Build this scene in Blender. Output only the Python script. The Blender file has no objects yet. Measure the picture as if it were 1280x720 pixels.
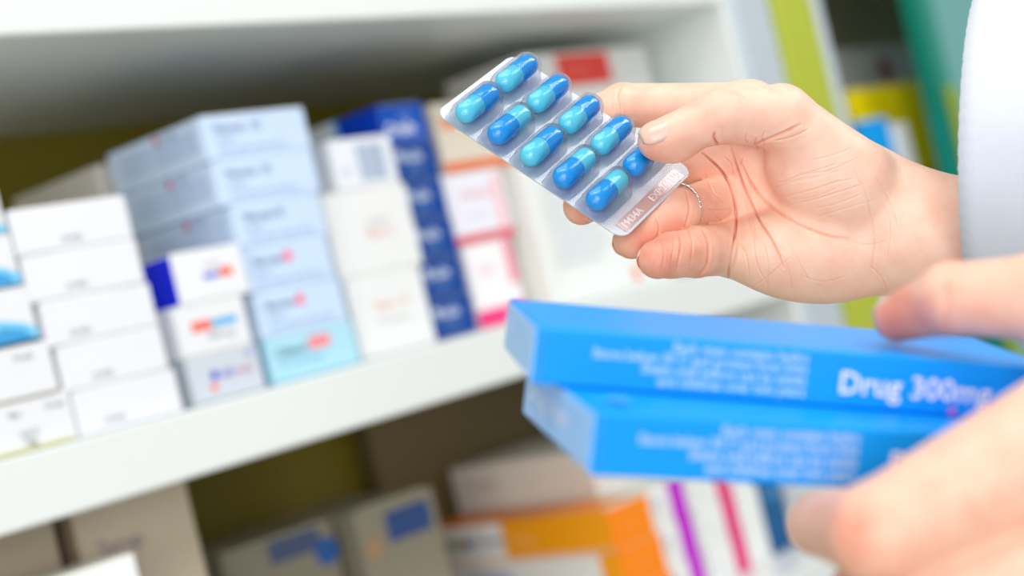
import bpy, bmesh, math, random
import numpy as np
from mathutils import Vector, Matrix

C = bpy.context.scene.collection
SC = bpy.context.scene
random.seed(7)
ONLY = globals().get('ONLY', 'all')

# ------------------------------------------------------------------ camera
FPX = 2000.0                                   # focal length in pixels of a 1280 wide frame
ROLL = math.radians(13.6)
YAW = math.radians(42.2)                       # angle between the view axis and the run of the shelf (+X)
EYE = np.array([0.0, 0.0, 1.25])
VF = np.array([math.cos(YAW), math.sin(YAW), 0.0])
_r0 = np.array([math.sin(YAW), -math.cos(YAW), 0.0])
_u0 = np.array([0.0, 0.0, 1.0])
VR = math.cos(ROLL) * _r0 - math.sin(ROLL) * _u0
VU = math.sin(ROLL) * _r0 + math.cos(ROLL) * _u0
FOCUS = 0.56

cam_d = bpy.data.cameras.new('camera')
cam = bpy.data.objects.new('camera', cam_d)
C.objects.link(cam)
cam_d.sensor_width = 36.0
cam_d.lens = FPX / 1280 * 36.0
cam_d.clip_start = 0.02
cam_d.dof.use_dof = True
cam_d.dof.focus_distance = FOCUS
cam_d.dof.aperture_fstop = 5.7
m = Matrix.Identity(4)
for i in range(3):
    m[i][0], m[i][1], m[i][2], m[i][3] = VR[i], VU[i], -VF[i], EYE[i]
cam.matrix_world = m
SC.camera = cam

# ------------------------------------------------------------------ light
world = bpy.data.worlds.new('world')
SC.world = world
world.use_nodes = True
bg = world.node_tree.nodes['Background']
bg.inputs[0].default_value = (1.0, 0.985, 0.97, 1)
bg.inputs[1].default_value = 0.72


def area(name, loc, target, sx, sy, watts, col=(1, 1, 1)):
    d = bpy.data.lights.new(name, 'AREA')
    d.shape = 'RECTANGLE'
    d.size, d.size_y, d.energy, d.color = sx, sy, watts, col
    o = bpy.data.objects.new(name, d)
    C.objects.link(o)
    o.location = loc
    o.rotation_euler = (Vector(target) - Vector(loc)).to_track_quat('-Z', 'Y').to_euler()
    return o


area('shop_window_light', (-1.7, -1.3, 1.6), (0.7, 0.6, 1.2), 2.2, 1.8, 84, (1.0, 0.99, 0.97))
area('overhead_fill_light', (0.1, -0.05, 2.6), (0.45, 0.35, 1.2), 1.2, 0.6, 20, (1.0, 1.0, 1.0))  # unseen lamp set close overhead to brighten the hands more than the shelf
area('overhead_fill_light', (2.0, -0.7, 2.75), (1.8, 0.3, 0.8), 1.2, 0.6, 40, (1.0, 1.0, 1.0))  # unseen lamp placed and strengthened to brighten the glass cabinet

vs = SC.view_settings
vs.view_transform = 'Standard'
vs.look = 'None'
vs.gamma = 1.0
vs.use_curve_mapping = False
vs.exposure = -0.70
SC.render.film_transparent = False


# ------------------------------------------------------------------ helpers
def lin(r, g, b):
    f = lambda c: (c / 255 / 12.92) if c / 255 <= 0.04045 else ((c / 255 + 0.055) / 1.055) ** 2.4
    return (f(r), f(g), f(b), 1.0)


def mat(name, col, rough=0.5, metal=0.0, grain=0.0, scale=60.0, bump=0.0, spec=0.5, trans=0.0):
    m = bpy.data.materials.new(name)
    m.use_nodes = True
    nt = m.node_tree
    p = nt.nodes['Principled BSDF']
    p.inputs['Base Color'].default_value = col
    p.inputs['Roughness'].default_value = rough
    p.inputs['Metallic'].default_value = metal
    p.inputs['Specular IOR Level'].default_value = spec
    p.inputs['Transmission Weight'].default_value = trans
    if grain or bump:
        tc = nt.nodes.new('ShaderNodeTexCoord')
        no = nt.nodes.new('ShaderNodeTexNoise')
        no.inputs['Scale'].default_value = scale
        no.inputs['Detail'].default_value = 5
        nt.links.new(tc.outputs['Object'], no.inputs['Vector'])
        if grain:
            mx = nt.nodes.new('ShaderNodeMix')
            mx.data_type = 'RGBA'
            mx.inputs['A'].default_value = col
            mx.inputs['B'].default_value = tuple(c * (1 - grain) for c in col[:3]) + (1,)
            nt.links.new(no.outputs['Fac'], mx.inputs['Factor'])
            nt.links.new(mx.outputs['Result'], p.inputs['Base Color'])
        if bump:
            b = nt.nodes.new('ShaderNodeBump')
            b.inputs['Strength'].default_value = bump
            b.inputs['Distance'].default_value = 0.001
            nt.links.new(no.outputs['Fac'], b.inputs['Height'])
            nt.links.new(b.outputs['Normal'], p.inputs['Normal'])
    return m


_mats = {}


def card(col, rough=0.38):
    k = (col, rough)
    if k not in _mats:
        _mats[k] = mat('card_%d_%d_%d' % col, lin(*col), rough, grain=0.04, scale=40, spec=0.3)
    return _mats[k]


def ink(col):
    k = ('ink', col)
    if k not in _mats:
        _mats[k] = mat('ink_%d_%d_%d' % col, lin(*col), 0.45)
    return _mats[k]


def mesh_obj(name, verts, faces, mats, parent=None, loc=(0, 0, 0), smooth=False, fmat=None):
    me = bpy.data.meshes.new(name)
    me.from_pydata([tuple(v) for v in verts], [], [tuple(f) for f in faces])
    if not isinstance(mats, (list, tuple)):
        mats = [mats]
    for x in mats:
        me.materials.append(x)
    if fmat is not None:
        me.polygons.foreach_set('material_index', fmat)
    if smooth:
        me.polygons.foreach_set('use_smooth', [True] * len(me.polygons))
    me.update()
    o = bpy.data.objects.new(name, me)
    C.objects.link(o)
    o.location = loc
    if parent:
        o.parent = parent
    return o


def bm_obj(name, bm, mats, parent=None, loc=(0, 0, 0), smooth=False):
    me = bpy.data.meshes.new(name)
    bm.to_mesh(me)
    bm.free()
    if not isinstance(mats, (list, tuple)):
        mats = [mats]
    for x in mats:
        me.materials.append(x)
    if smooth:
        me.polygons.foreach_set('use_smooth', [True] * len(me.polygons))
    o = bpy.data.objects.new(name, me)
    C.objects.link(o)
    o.location = loc
    if parent:
        o.parent = parent
    return o


def empty(name, loc, parent=None):
    o = bpy.data.objects.new(name, None)
    C.objects.link(o)
    o.location = loc
    o.empty_display_size = 0.02
    if parent:
        o.parent = parent
    return o


def tag(o, label, cat, group=None, kind=None):
    o['label'] = label
    o['category'] = cat
    if group:
        o['group'] = group
    if kind:
        o['kind'] = kind
    return o


def box_bm(x0, x1, y0, y1, z0, z1, bev=0.0, seg=1):
    bm = bmesh.new()
    bmesh.ops.create_cube(bm, size=1.0)
    for v in bm.verts:
        v.co = Vector(((x0 + x1) / 2 + v.co.x * (x1 - x0), (y0 + y1) / 2 + v.co.y * (y1 - y0), (z0 + z1) / 2 + v.co.z * (z1 - z0)))
    if bev:
        bmesh.ops.bevel(bm, geom=bm.edges[:], offset=bev, segments=seg, affect='EDGES', profile=0.5)
    return bm


def slab(name, x0, x1, y0, y1, z0, z1, m, parent=None, bev=0.001):
    """a box in world numbers, its origin at its own base centre"""
    cx, cy = (x0 + x1) / 2, (y0 + y1) / 2
    bm = box_bm(x0 - cx, x1 - cx, y0 - cy, y1 - cy, 0, z1 - z0, bev)
    o = bm_obj(name, bm, m, None, (cx, cy, z0))
    if parent:
        o.parent = parent
        o.location = Vector(o.location) - Vector(parent.location)
    return o


_txt = {}


def text_mesh(s, size, align='LEFT', bold=0.0):
    k = (s, align, bold)
    if k not in _txt:
        cu = bpy.data.curves.new('lettering', 'FONT')
        cu.body = s
        cu.size = 1.0
        cu.align_x = align
        cu.resolution_u = 2
        cu.offset = bold
        to = bpy.data.objects.new('lettering', cu)
        C.objects.link(to)
        dg = bpy.context.evaluated_depsgraph_get()
        me = bpy.data.meshes.new_from_object(to.evaluated_get(dg))
        bpy.data.objects.remove(to)
        n = len(me.vertices)
        co = np.zeros(n * 3)
        me.vertices.foreach_get('co', co)
        _txt[k] = (co.reshape(-1, 3), [tuple(p.vertices) for p in me.polygons])
        bpy.data.meshes.remove(me)
    co, fa = _txt[k]
    return co * size, fa


FACES = {}


def face_frame(face, w, d, h):
    """origin (lower left as seen from outside), right axis, up axis, normal, width, height"""
    if face == 'front':
        return Vector((-w / 2, -d / 2, 0)), Vector((1, 0, 0)), Vector((0, 0, 1)), Vector((0, -1, 0)), w, h
    if face == 'left':
        return Vector((-w / 2, d / 2, 0)), Vector((0, -1, 0)), Vector((0, 0, 1)), Vector((-1, 0, 0)), d, h
    if face == 'top':
        return Vector((-w / 2, -d / 2, h)), Vector((1, 0, 0)), Vector((0, 1, 0)), Vector((0, 0, 1)), w, d


def add_prints(root, prints, w, d, h):
    for ip, pr in enumerate(prints):
        lift = 0.0006 + 0.00003 * min(ip, 12)      # later inks lie over earlier ones
        kind, face = pr[0], pr[1]
        o, r, u, n, fw, fh = face_frame(face, w, d, h)
        if kind == 'bar':
            _, _, u0, v0, u1, v1, col = pr
            q = [(u0, v0), (u1, v0), (u1, v1), (u0, v1)]
            vs_ = [o + r * (a * fw) + u * (b * fh) + n * lift for a, b in q]
            mesh_obj('printed_stripe', vs_, [(0, 1, 2, 3)], ink(col), root)
        elif kind == 'dot':
            _, _, u0, v0, rad, col = pr
            c = o + r * (u0 * fw) + u * (v0 * fh) + n * (lift + 0.0001)
            vs_ = [c + r * (rad * math.cos(k * math.pi / 8)) + u * (rad * math.sin(k * math.pi / 8)) for k in range(16)]
            mesh_obj('printed_mark', vs_, [tuple(range(16))], ink(col), root)
        elif kind == 'poly':
            _, _, pts, col = pr
            vs_ = [o + r * (a * fw) + u * (b * fh) + n * lift for a, b in pts]
            mesh_obj('printed_shape', vs_, [tuple(range(len(pts)))], ink(col), root)
        elif kind == 'text':
            _, _, u0, v0, size, s, col = pr[:7]
            al = pr[7] if len(pr) > 7 else 'LEFT'
            co, fa = text_mesh(s, size, al, pr[8] if len(pr) > 8 else 0.0)
            b = o + r * (u0 * fw) + u * (v0 * fh) + n * (lift + 0.0003)
            vs_ = [b + r * float(c[0]) + u * float(c[1]) for c in co]
            mesh_obj('printed_text', vs_, fa, ink(col), root)


def carton(name, label, group, X, Y, Z, yaw=0.0, col=(244, 246, 248), left=None, prints=(), flap=True, flapcol=None, top=None):
    """a folded card box; X, Y, Z are (low, high) with Z above the eye level datum"""
    w, d, h = X[1] - X[0], Y[1] - Y[0], Z[1] - Z[0]
    bm = box_bm(-w / 2, w / 2, -d / 2, d / 2, 0, h, 0.0008)
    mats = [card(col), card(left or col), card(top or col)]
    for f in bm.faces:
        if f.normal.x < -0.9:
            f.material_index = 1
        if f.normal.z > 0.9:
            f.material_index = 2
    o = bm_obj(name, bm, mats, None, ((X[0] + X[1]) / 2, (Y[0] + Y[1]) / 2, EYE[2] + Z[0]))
    o.rotation_euler = (0, 0, math.radians(yaw))
    tag(o, label, 'box', group)
    if flap:
        # the tucked end flap, a thin card on the end that faces the shop
        fl = box_bm(-w / 2 + 0.0012, w / 2 - 0.0012, -d / 2 - 0.0004, -d / 2 + 0.0004, 0.0012, h - 0.0008, 0.0002)
        bm_obj('end_flap', fl, card(flapcol or col), o)
        tk = box_bm(-w / 2 + 0.004, w / 2 - 0.004, -d / 2 + 0.0006, -d / 2 + 0.012, h - 0.0002, h + 0.0002)
        bm_obj('tuck_tab', tk, card((226, 226, 206)), o)
    add_prints(o, prints, w, d, h)
    return o


# ------------------------------------------------------------------ the setting and the shelving
H = EYE[2]
white_lam = mat('white_laminate', lin(232, 238, 236), 0.24, grain=0.03, scale=14, bump=0.03, spec=0.6)
olive_ply = mat('olive_back_board', lin(132, 120, 10), 0.6, grain=0.25, scale=9)
alu = mat('brushed_aluminium', lin(196, 208, 218), 0.42, metal=0.15, grain=0.05)
lime = mat('lime_painted_metal', lin(178, 190, 52), 0.45, grain=0.05)
teal = mat('teal_glass_edge', lin(0, 132, 112), 0.25)
FY = 0.79          # front edge of the shelves
BY = 1.10          # back board
ST = -0.0255       # top of the middle shelf below the eye
LT = -0.2935       # top of the lower shelf

if ONLY == 'all':
    fl = slab('floor', -3.5, 4.0, -3.0, 1.3, -0.05, 0.0, mat('floor_vinyl', lin(206, 204, 198), 0.35, grain=0.06, scale=5))
    fl['kind'] = 'structure'
    wl = slab('wall_back', -3.5, 4.0, 1.18, 1.28, 0.0, 2.9, mat('wall_paint', lin(226, 226, 220), 0.8, grain=0.03))
    wl['kind'] = 'structure'

    unit = empty('shelving_unit', (0.4, 0.945, 0.0))
    tag(unit, 'white laminate pharmacy shelving unit with olive back board and lime edge strip', 'shelf')
    X0, X1 = -0.55, 1.238
    for z0, z1 in ((0.2065, 0.2455), (ST - 0.039, ST), (LT - 0.038, LT)):
        slab('shelf_board', X0, X1, FY, BY, H + z0, H + z1, white_lam, unit, 0.0015)
    slab('shelf_board', X0, X1, FY, BY, 0.08, 0.118, white_lam, unit, 0.0015)
    slab('shelf_board', X0, X1, FY, BY, H + 0.56, H + 0.6, white_lam, unit, 0.0015)
    slab('back_panel', X0, X1, BY, BY + 0.012, 0.0, H + 0.6, olive_ply, unit)
    slab('side_panel', X0 - 0.03, X0, FY, BY + 0.012, 0.0, H + 0.6, white_lam, unit)
    slab('side_panel', X1, X1 + 0.036, FY + 0.002, BY + 0.012, 0.0, H + 0.6, white_lam, unit)
    slab('corner_post', X1 + 0.008, 1.309, FY - 0.004, FY + 0.03, 0.0, H + 0.6, alu, unit, 0.004)
    e = slab('edge_strip', 1.309, 1.376, FY - 0.010, FY + 0.03, 0.0, H + 0.6, lime, unit, 0.004)
    e['label'] = 'lime green vertical edge strip'
    slab('edge_bead', 1.376, 1.390, FY - 0.012, FY + 0.03, 0.0, H + 0.6, alu, unit, 0.003)

    cab = empty('glass_cabinet', (1.9, 0.945, 0.0))
    tag(cab, 'display cabinet with teal glass sliding door right of the lime edge strip', 'cabinet')
    dark = mat('cabinet_inner_board', lin(216, 204, 172), 0.6, grain=0.12, scale=9)
    slab('side_panel', 1.392, 1.41, FY + 0.02, BY, 0.0, H + 0.6, dark, cab)
    slab('back_panel', 1.392, 2.75, BY, BY + 0.012, 0.0, H + 0.6, dark, cab)
    slab('side_panel', 2.73, 2.75, FY + 0.02, BY, 0.0, H + 0.6, dark, cab)
    slab('shelf_board', 1.41, 2.73, FY + 0.03, BY, H - 0.045, H - 0.02, dark, cab)
    slab('shelf_board', 1.41, 2.73, FY + 0.03, BY, H + 0.30, H + 0.33, dark, cab)
    dr = slab('glass_door', 1.622, 2.72, FY - 0.004, FY + 0.004, H - 0.55, H + 0.58,
              mat('teal_frosted_glass', lin(124, 196, 194), 0.22, trans=0.35, spec=0.6), cab, 0.001)
    es = slab('door_edge', 1.590, 1.622, FY - 0.012, FY + 0.012, H - 0.55, H + 0.58, teal, cab, 0.003)
    es['label'] = 'dark teal edge of the glass door'
    slab('door_track', 1.392, 2.73, FY - 0.01, FY + 0.02, H + 0.58, H + 0.60, alu, cab)
    lp = slab('edge_reflection', 1.594, 1.616, FY - 0.02, FY - 0.012, H - 0.30, H + 0.10, mat('painted_reflection', lin(132, 158, 40), 0.4), cab, 0.002)  # solid lime strip stands in for yellow reflected in the glass edge
    lp['label'] = 'lime green strip painted as yellow reflected in the door edge'

    # things behind the cabinet door
    carton('medicine_box', 'yellow box on its own in the glass cabinet beside the lime strip', 'boxes in the glass cabinet',
           (1.548, 1.73), (0.862, 0.95), (-0.0195, 0.122), 0, (255, 232, 0), prints=[('bar', 'front', 0.1, 0.1, 0.9, 0.3, (236, 204, 10))])
    carton('medicine_box', 'bright blue box in front of the yellow box in the cabinet', 'boxes in the glass cabinet',
           (1.486, 1.551), (0.826, 0.858), (-0.0195, 0.0835), 0, (0, 158, 240), prints=[('bar', 'front', 0.12, 0.12, 0.88, 0.25, (30, 160, 226))])
    carton('medicine_box', 'narrow white box right of the bright blue box in cabinet', 'boxes in the glass cabinet',
           (1.555, 1.592), (0.826, 0.858), (-0.0195, 0.074), 0, (220, 226, 232), prints=[('bar', 'front', 0.2, 0.1, 0.8, 0.4, (222, 176, 160))])
    carton('medicine_box', 'tall grey carton at the back of the cabinet behind yellow box', 'boxes in the glass cabinet',
           (1.64, 1.96), (0.965, 1.0), (-0.0195, 0.187), 0, (228, 224, 226), prints=[('dot', 'front', 0.62, 0.85, 0.018, (176, 70, 110))])


    # -------------------------------------------------------------- boxes on the middle shelf
    def stack(yf, rows, depth, base=ST):
        """rows from the bottom up: (x0, x1, height, kwargs); returns nothing"""
        z = base + 0.0003
        for (x0, x1, h, kw) in rows:
            d = kw.pop('depth', depth)
            dy = kw.pop('dy', 0.0)
            carton('medicine_box', kw.pop('label'), kw.pop('group', None), (x0, x1), (yf + dy, yf + dy + d), (z, z + h), **kw)
            z += h + 0.0003

    W = (233, 236, 240)
    g = 'white boxes at the left frame edge'
    sw = (120, 204, 242)
    swirl = lambda a: [('poly', 'front', [(0.30, 0.04), (1.0, 0.04), (1.0, 0.22), (0.9, 0.36), (0.74, 0.46), (0.55, 0.42), (0.3, 0.3)], sw),
                       ('poly', 'front', [(0.62, 0.06), (0.96, 0.06), (0.9, 0.24), (0.74, 0.34)], (60, 160, 220)),
                       ('bar', 'front', 0.3, 0.0, 1.0, 0.035 + a * 0.5, (30, 60, 90))]
    stack(0.80, [
        (0.408, 0.498, 0.0286, dict(label='white box lowest at the left edge with olive bottom stripe', group=g, col=W, yaw=0.6,
             prints=[('bar', 'front', 0.2, 0.02, 0.96, 0.09, (206, 206, 130)), ('text', 'front', 0.60, 0.30, 0.0052, 'Lot 2', (70, 80, 90)),
                     ('text', 'front', 0.62, 0.12, 0.006, 'mg', (70, 80, 60)), ('text', 'front', 0.80, 0.72, 0.005, '10 tab', (120, 130, 140)), ('text', 'front', 0.55, 0.70, 0.005, 'film', (120, 130, 140))])),
        (0.405, 0.4935, 0.0298, dict(label='white box second from bottom at the left edge, dark line beneath', group=g, col=W, yaw=-0.5,
             prints=[('text', 'front', 0.72, 0.72, 0.005, '10 tab', (120, 130, 140)), ('bar', 'front', 0.0, 0.0, 0.98, 0.04, (160, 154, 134))])),
        (0.402, 0.4885, 0.0322, dict(label='white box with large blue swirl over a dark line, left edge', group=g, col=W, prints=swirl(0.06))),
        (0.400, 0.4855, 0.0300, dict(label='white box with small blue swirl, fourth up at left edge', group=g, col=W, yaw=0.5, prints=swirl(0.0))),
        (0.398, 0.4845, 0.0270, dict(label='white box topmost at the left edge with pale blue corner', group=g, col=W, yaw=-0.6,
             prints=[('poly', 'front', [(0.7, 0.02), (1.0, 0.02), (1.0, 0.12), (0.86, 0.3), (0.7, 0.3)], (110, 200, 240))])),
    ], 0.10)

    g = 'plain white boxes in the left stack'
    def dose(u, v=0.16):
        return [('text', 'front', u, v, 0.0052, '10 MG', (130, 136, 146))]
    nm = ['lowest', 'second from bottom', 'middle', 'second from top', 'topmost']
    rows = []
    for i, (x0, x1) in enumerate(((0.4995, 0.5715), (0.4975, 0.569), (0.493, 0.5685), (0.4895, 0.567), (0.4875, 0.566))):
        rows.append((x0, x1, (0.0262, 0.0266, 0.0262, 0.0270, 0.0268)[i], dict(
            label='plain white box with small grey dose print, %s of its five-high stack' % nm[i], group=g,
            col=(235, 237, 243), yaw=(0.5, -0.5, 0.4, -0.8, 0.3)[i], prints=dose((0.22, 0.25, 0.18, 0.30, 0.36)[i]), left=(236, 238, 244))))
    stack(0.80, rows, 0.095)

    tag_g = None
    carton('medicine_box', 'tall pale grey box seen above the plain white stack, behind the pale blue boxes', tag_g, (0.643, 0.705), (0.934, 1.045), (ST + 0.0003, 0.150), 0,
           (214, 210, 200), prints=[('text', 'left', 0.15, 0.86, 0.008, 'Tablets', (170, 166, 156))])

    g = 'small boxes between the white and blue stacks'
    stack(0.81, [
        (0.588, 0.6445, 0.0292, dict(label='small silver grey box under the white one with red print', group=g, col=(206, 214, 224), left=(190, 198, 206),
            prints=[('dot', 'front', 0.33, 0.55, 0.0030, (40, 60, 200)), ('dot', 'front', 0.29, 0.30, 0.0028, (240, 130, 110)),
                    ('text', 'front', 0.42, 0.46, 0.0075, 'alfa', (90, 90, 210)), ('text', 'front', 0.62, 0.46, 0.0075, 'med', (210, 130, 160)), ('dot', 'front', 0.86, 0.86, 0.0025, (160, 170, 220))])),
        (0.588, 0.643, 0.0322, dict(label='small white box with red and sky blue print, in the middle', group=g, col=W, yaw=-0.8,
            prints=[('bar', 'front', 0.20, 0.46, 0.47, 0.66, (248, 80, 50)), ('bar', 'front', 0.48, 0.50, 0.84, 0.64, (70, 180, 236)),
                    ('text', 'front', 0.23, 0.49, 0.006, 'ACE', (255, 200, 190)), ('text', 'front', 0.40, 0.28, 0.0065, '500 mg', (150, 158, 166))])),
        (0.594, 0.650, 0.0328, dict(label='small white box with bright blue end, topmost of three small boxes', group=g, col=(238, 240, 244), left=(6, 34, 214), yaw=1.0,
            prints=[('bar', 'front', 0.38, 0.42, 0.60, 0.52, (84, 110, 224)), ('bar', 'front', 0.61, 0.42, 0.80, 0.58, (250, 100, 70)),
                    ('text', 'front', 0.42, 0.62, 0.0055, 'tablet', (190, 194, 200))])),
    ], 0.095)

    g = 'pale blue boxes in the tall stack'
    LB = (204, 226, 252)
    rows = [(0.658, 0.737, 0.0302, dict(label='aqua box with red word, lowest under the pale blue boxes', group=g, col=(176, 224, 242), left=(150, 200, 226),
        prints=[('text', 'front', 0.10, 0.55, 0.0085, 'Cafenol', (30, 66, 84)), ('bar', 'front', 0.47, 0.56, 0.70, 0.84, (250, 130, 140)), ('text', 'front', 0.49, 0.61, 0.0065, 'FORTE', (255, 200, 200)),
                ('text', 'front', 0.12, 0.34, 0.005, 'film coated tablets', (120, 160, 190))]))]
    nm = ['second from bottom', 'third from bottom', 'third from top', 'second from top', 'topmost']
    xs = ((0.6575, 0.7345), (0.658, 0.733), (0.658, 0.735), (0.6525, 0.7385), (0.650, 0.7395))
    for i in range(5):
        x0, x1 = xs[i]
        pr = [('text', 'front', 0.10, 0.60, 0.0082, 'Norvax', (58, 84, 124)), ('text', 'front', 0.10, 0.40, 0.005, 'capsule', (130, 152, 190)),
              ('text', 'front', 0.12, 0.16, 0.0048, 'Each capsule contains 20 mg', (140, 162, 202))]
        if i < 2:
            pr.append(('dot', 'front', 0.50, 0.70, 0.0038, (252, 110, 130)))
        else:
            pr.append(('text', 'front', 0.44, 0.60, 0.0082, '10', (58, 84, 124)))
        for k in range(4):
            pr.append(('text', 'left', 0.14, 0.70 - 0.15 * k, 0.0044, 'Store below 30 C in a dry place away from light', (136, 162, 206)))
        pr += [('dot', 'left', 0.55, 0.86, 0.0030, (214, 90, 120)), ('text', 'left', 0.64, 0.80, 0.0055, 'med', (90, 110, 160))]
        rows.append((x0, x1, 0.0297, dict(label='pale blue box %s, %s of its stack' % ('with pink dot beside grey print' if i < 2 else 'with numeral after grey print', nm[i]),
            group=g, col=LB, left=(208, 228, 252), yaw=(0.5, -0.6, 0.4, -0.5, 0.3)[i], prints=pr)))
    stack(0.82, rows, 0.108)

    g = 'white boxes between pale blue and navy stacks'
    stack(0.835, [
        (0.752, 0.828, 0.0580, dict(label='white box with faint orange print, lowest beside the navy stack', group=g, col=(236, 238, 238), yaw=0.4,
            prints=[('text', 'front', 0.30, 0.56, 0.009, 'Rexa', (246, 176, 150)), ('text', 'front', 0.60, 0.58, 0.009, 'cal', (244, 200, 110)), ('text', 'front', 0.28, 0.38, 0.007, '30 capsules', (214, 210, 206))])),
        (0.750, 0.8335, 0.0610, dict(label='white box with faint red print above another, beside navy stack', group=g, col=(236, 238, 238), yaw=-0.5,
            prints=[('text', 'front', 0.42, 0.56, 0.008, 'vitamin', (206, 206, 206)), ('text', 'front', 0.42, 0.42, 0.009, 'Beta C', (248, 172, 160))])),
        (0.766, 0.829, 0.0370, dict(label='white box with grey barcode, on top beside the navy stack', group=g, col=(236, 240, 246), left=(222, 224, 228), yaw=1.5,
            prints=[('bar', 'front', 0.40 + 0.055 * k, 0.14, 0.40 + 0.055 * k + (0.03 if k % 3 else 0.042), 0.86, (150, 172, 204)) for k in range(8)] +
                   [('text', 'front', 0.1, 0.3, 0.006, 'EXP', (170, 190, 220))])),
    ], 0.10)

    g = 'navy blue boxes in the narrow stack'
    rows = []
    nm = ['lowest', 'second from bottom', 'third from bottom', 'third from top', 'second from top', 'topmost']
    for i in range(6):
        nv = (0, 68, 150) if i < 5 else (0, 82, 190)
        pr = [('text', 'front', 0.10, 0.52, 0.0108, 'Oralin', (214, 228, 250), 'LEFT', 0.02), ('text', 'front', 0.24, 0.24, 0.0075, 'sachet', (130, 165, 220)), ('dot', 'front', 0.16, 0.70, 0.0028, (210, 220, 240))]
        if i == 5:
            pr = [('text', 'front', 0.06, 0.22, 0.0125, 'Oralin', (244, 248, 255), 'LEFT', 0.02), ('text', 'front', 0.40, 0.60, 0.008, 'plus', (150, 190, 240)),
                  ('bar', 'left', 0.0, 0.0, 0.46, 1.0, (222, 228, 232)), ('bar', 'left', 0.43, 0.0, 0.49, 1.0, (110, 190, 240))]
        rows.append((0.8395 + (0.0005, 0.001, -0.0005, 0.0, 0.001, -0.001)[i], 0.8875 + (0.001, 0, 0.001, 0.0005, 0.001, -0.001)[i], 0.0299,
                     dict(label='navy blue box with white lettering, %s of the navy stack' % nm[i], group=g, col=nv, left=(0, 60, 190), yaw=(0.5, -0.6, 0.5, -0.3, 0.6, 0.2)[i], prints=pr)))
    stack(0.85, rows, 0.09)

    g = 'boxes with red and orange print behind the blister pack'
    stack(0.86, [
        (0.902, 0.960, 0.0660, dict(label='white box with magenta base and pink corner, lowest right of navy stack', group=g, col=(246, 244, 246),
            prints=[('bar', 'front', 0.0, 0.0, 1.0, 0.2, (238, 52, 130)), ('bar', 'front', 0.80, 0.44, 0.97, 0.98, (244, 150, 170)), ('text', 'front', 0.22, 0.62, 0.009, 'Folia', (240, 196, 196)),
                    ('dot', 'front', 0.62, 0.10, 0.005, (250, 110, 170))])),
        (0.898, 0.968, 0.0570, dict(label='white box with red bottom stripe and pink lettering, second up', group=g, col=(240, 240, 250), yaw=-0.5,
            prints=[('bar', 'front', 0.0, 0.0, 1.0, 0.13, (226, 96, 110)), ('bar', 'front', 0.78, 0.14, 0.92, 0.9, (246, 200, 206)), ('text', 'front', 0.26, 0.62, 0.011, 'Dermix', (244, 166, 170)),
                    ('text', 'front', 0.24, 0.34, 0.006, 'cream 30 g', (200, 204, 220))])),
        (0.904, 1.020, 0.0560, dict(label='wide beige box with orange base stripe on the red striped box', group=g, col=(226, 218, 200), yaw=0.6,
            prints=[('bar', 'front', 0.0, 0.0, 1.0, 0.15, (234, 120, 60)), ('bar', 'front', 0.06, 0.62, 0.3, 0.8, (240, 150, 110))])),
    ], 0.10)

    carton('medicine_box', 'big white box with grey text lines and orange dot behind the hand', None, (0.977, 1.150), (0.845, 0.955), (ST + 0.0003, 0.0985), 0,
           (238, 242, 240), left=(244, 244, 236), flap=True,
           prints=[('text', 'front', 0.10, 0.86 - 0.085 * k, 0.0075, s_, (150, 172, 192)) for k, s_ in enumerate((
               'Composition each sachet', 'contains sodium chloride', 'potassium chloride and', 'glucose anhydrous as a', 'powder for oral use mix', 'one sachet with clean', 'drinking water and stir', 'keep out of reach'))] +
                  [('dot', 'front', 0.66, 0.10, 0.006, (250, 130, 80)), ('bar', 'front', 0.07, 0.0, 0.075, 1.0, (214, 206, 170))])
    carton('medicine_box', 'white box with solid red label, top right above the hand', None, (1.030, 1.205), (0.862, 0.955), (0.0992, 0.188), 0,
           (232, 234, 232), left=(222, 222, 216), prints=[('bar', 'front', 0.24, 0.66, 0.66, 0.97, (236, 64, 52)), ('text', 'front', 0.30, 0.76, 0.014, 'Adult', (246, 130, 110))])

    # -------------------------------------------------------------- boxes on the lower shelf
    g = 'tall beige boxes on the lower shelf'
    BE = (178, 164, 144)
    carton('medicine_box', 'tall beige box at the far left of the lower shelf', g, (0.39, 0.4955), (0.845, 0.97), (LT + 0.0003, -0.067), 0, BE)
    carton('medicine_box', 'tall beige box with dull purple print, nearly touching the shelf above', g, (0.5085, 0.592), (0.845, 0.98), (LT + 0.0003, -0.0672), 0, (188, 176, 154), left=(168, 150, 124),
           prints=[('text', 'front', 0.14, 0.86, 0.014, 'Syrup', (120, 108, 140)), ('text', 'front', 0.50, 0.62, 0.014, 'kid', (150, 110, 150))])
    carton('medicine_box', 'white box with pale top, front left corner of the lower shelf', None, (0.40, 0.513), (0.797, 0.838), (LT + 0.0003, -0.0965), 0, (244, 248, 248), top=(206, 206, 196))
    g = 'grey boxes deep on the lower shelf'
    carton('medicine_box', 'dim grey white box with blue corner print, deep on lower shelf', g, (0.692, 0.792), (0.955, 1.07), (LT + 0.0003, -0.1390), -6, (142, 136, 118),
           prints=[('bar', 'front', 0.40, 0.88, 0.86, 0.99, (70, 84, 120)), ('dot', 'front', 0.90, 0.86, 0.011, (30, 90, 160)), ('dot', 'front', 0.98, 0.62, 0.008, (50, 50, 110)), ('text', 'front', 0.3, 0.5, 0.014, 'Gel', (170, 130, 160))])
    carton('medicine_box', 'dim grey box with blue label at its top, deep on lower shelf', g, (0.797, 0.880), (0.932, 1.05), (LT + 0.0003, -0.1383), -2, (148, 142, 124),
           prints=[('bar', 'front', 0.34, 0.80, 0.90, 0.95, (40, 76, 136)), ('dot', 'front', 0.14, 0.80, 0.008, (176, 140, 100))])
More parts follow.
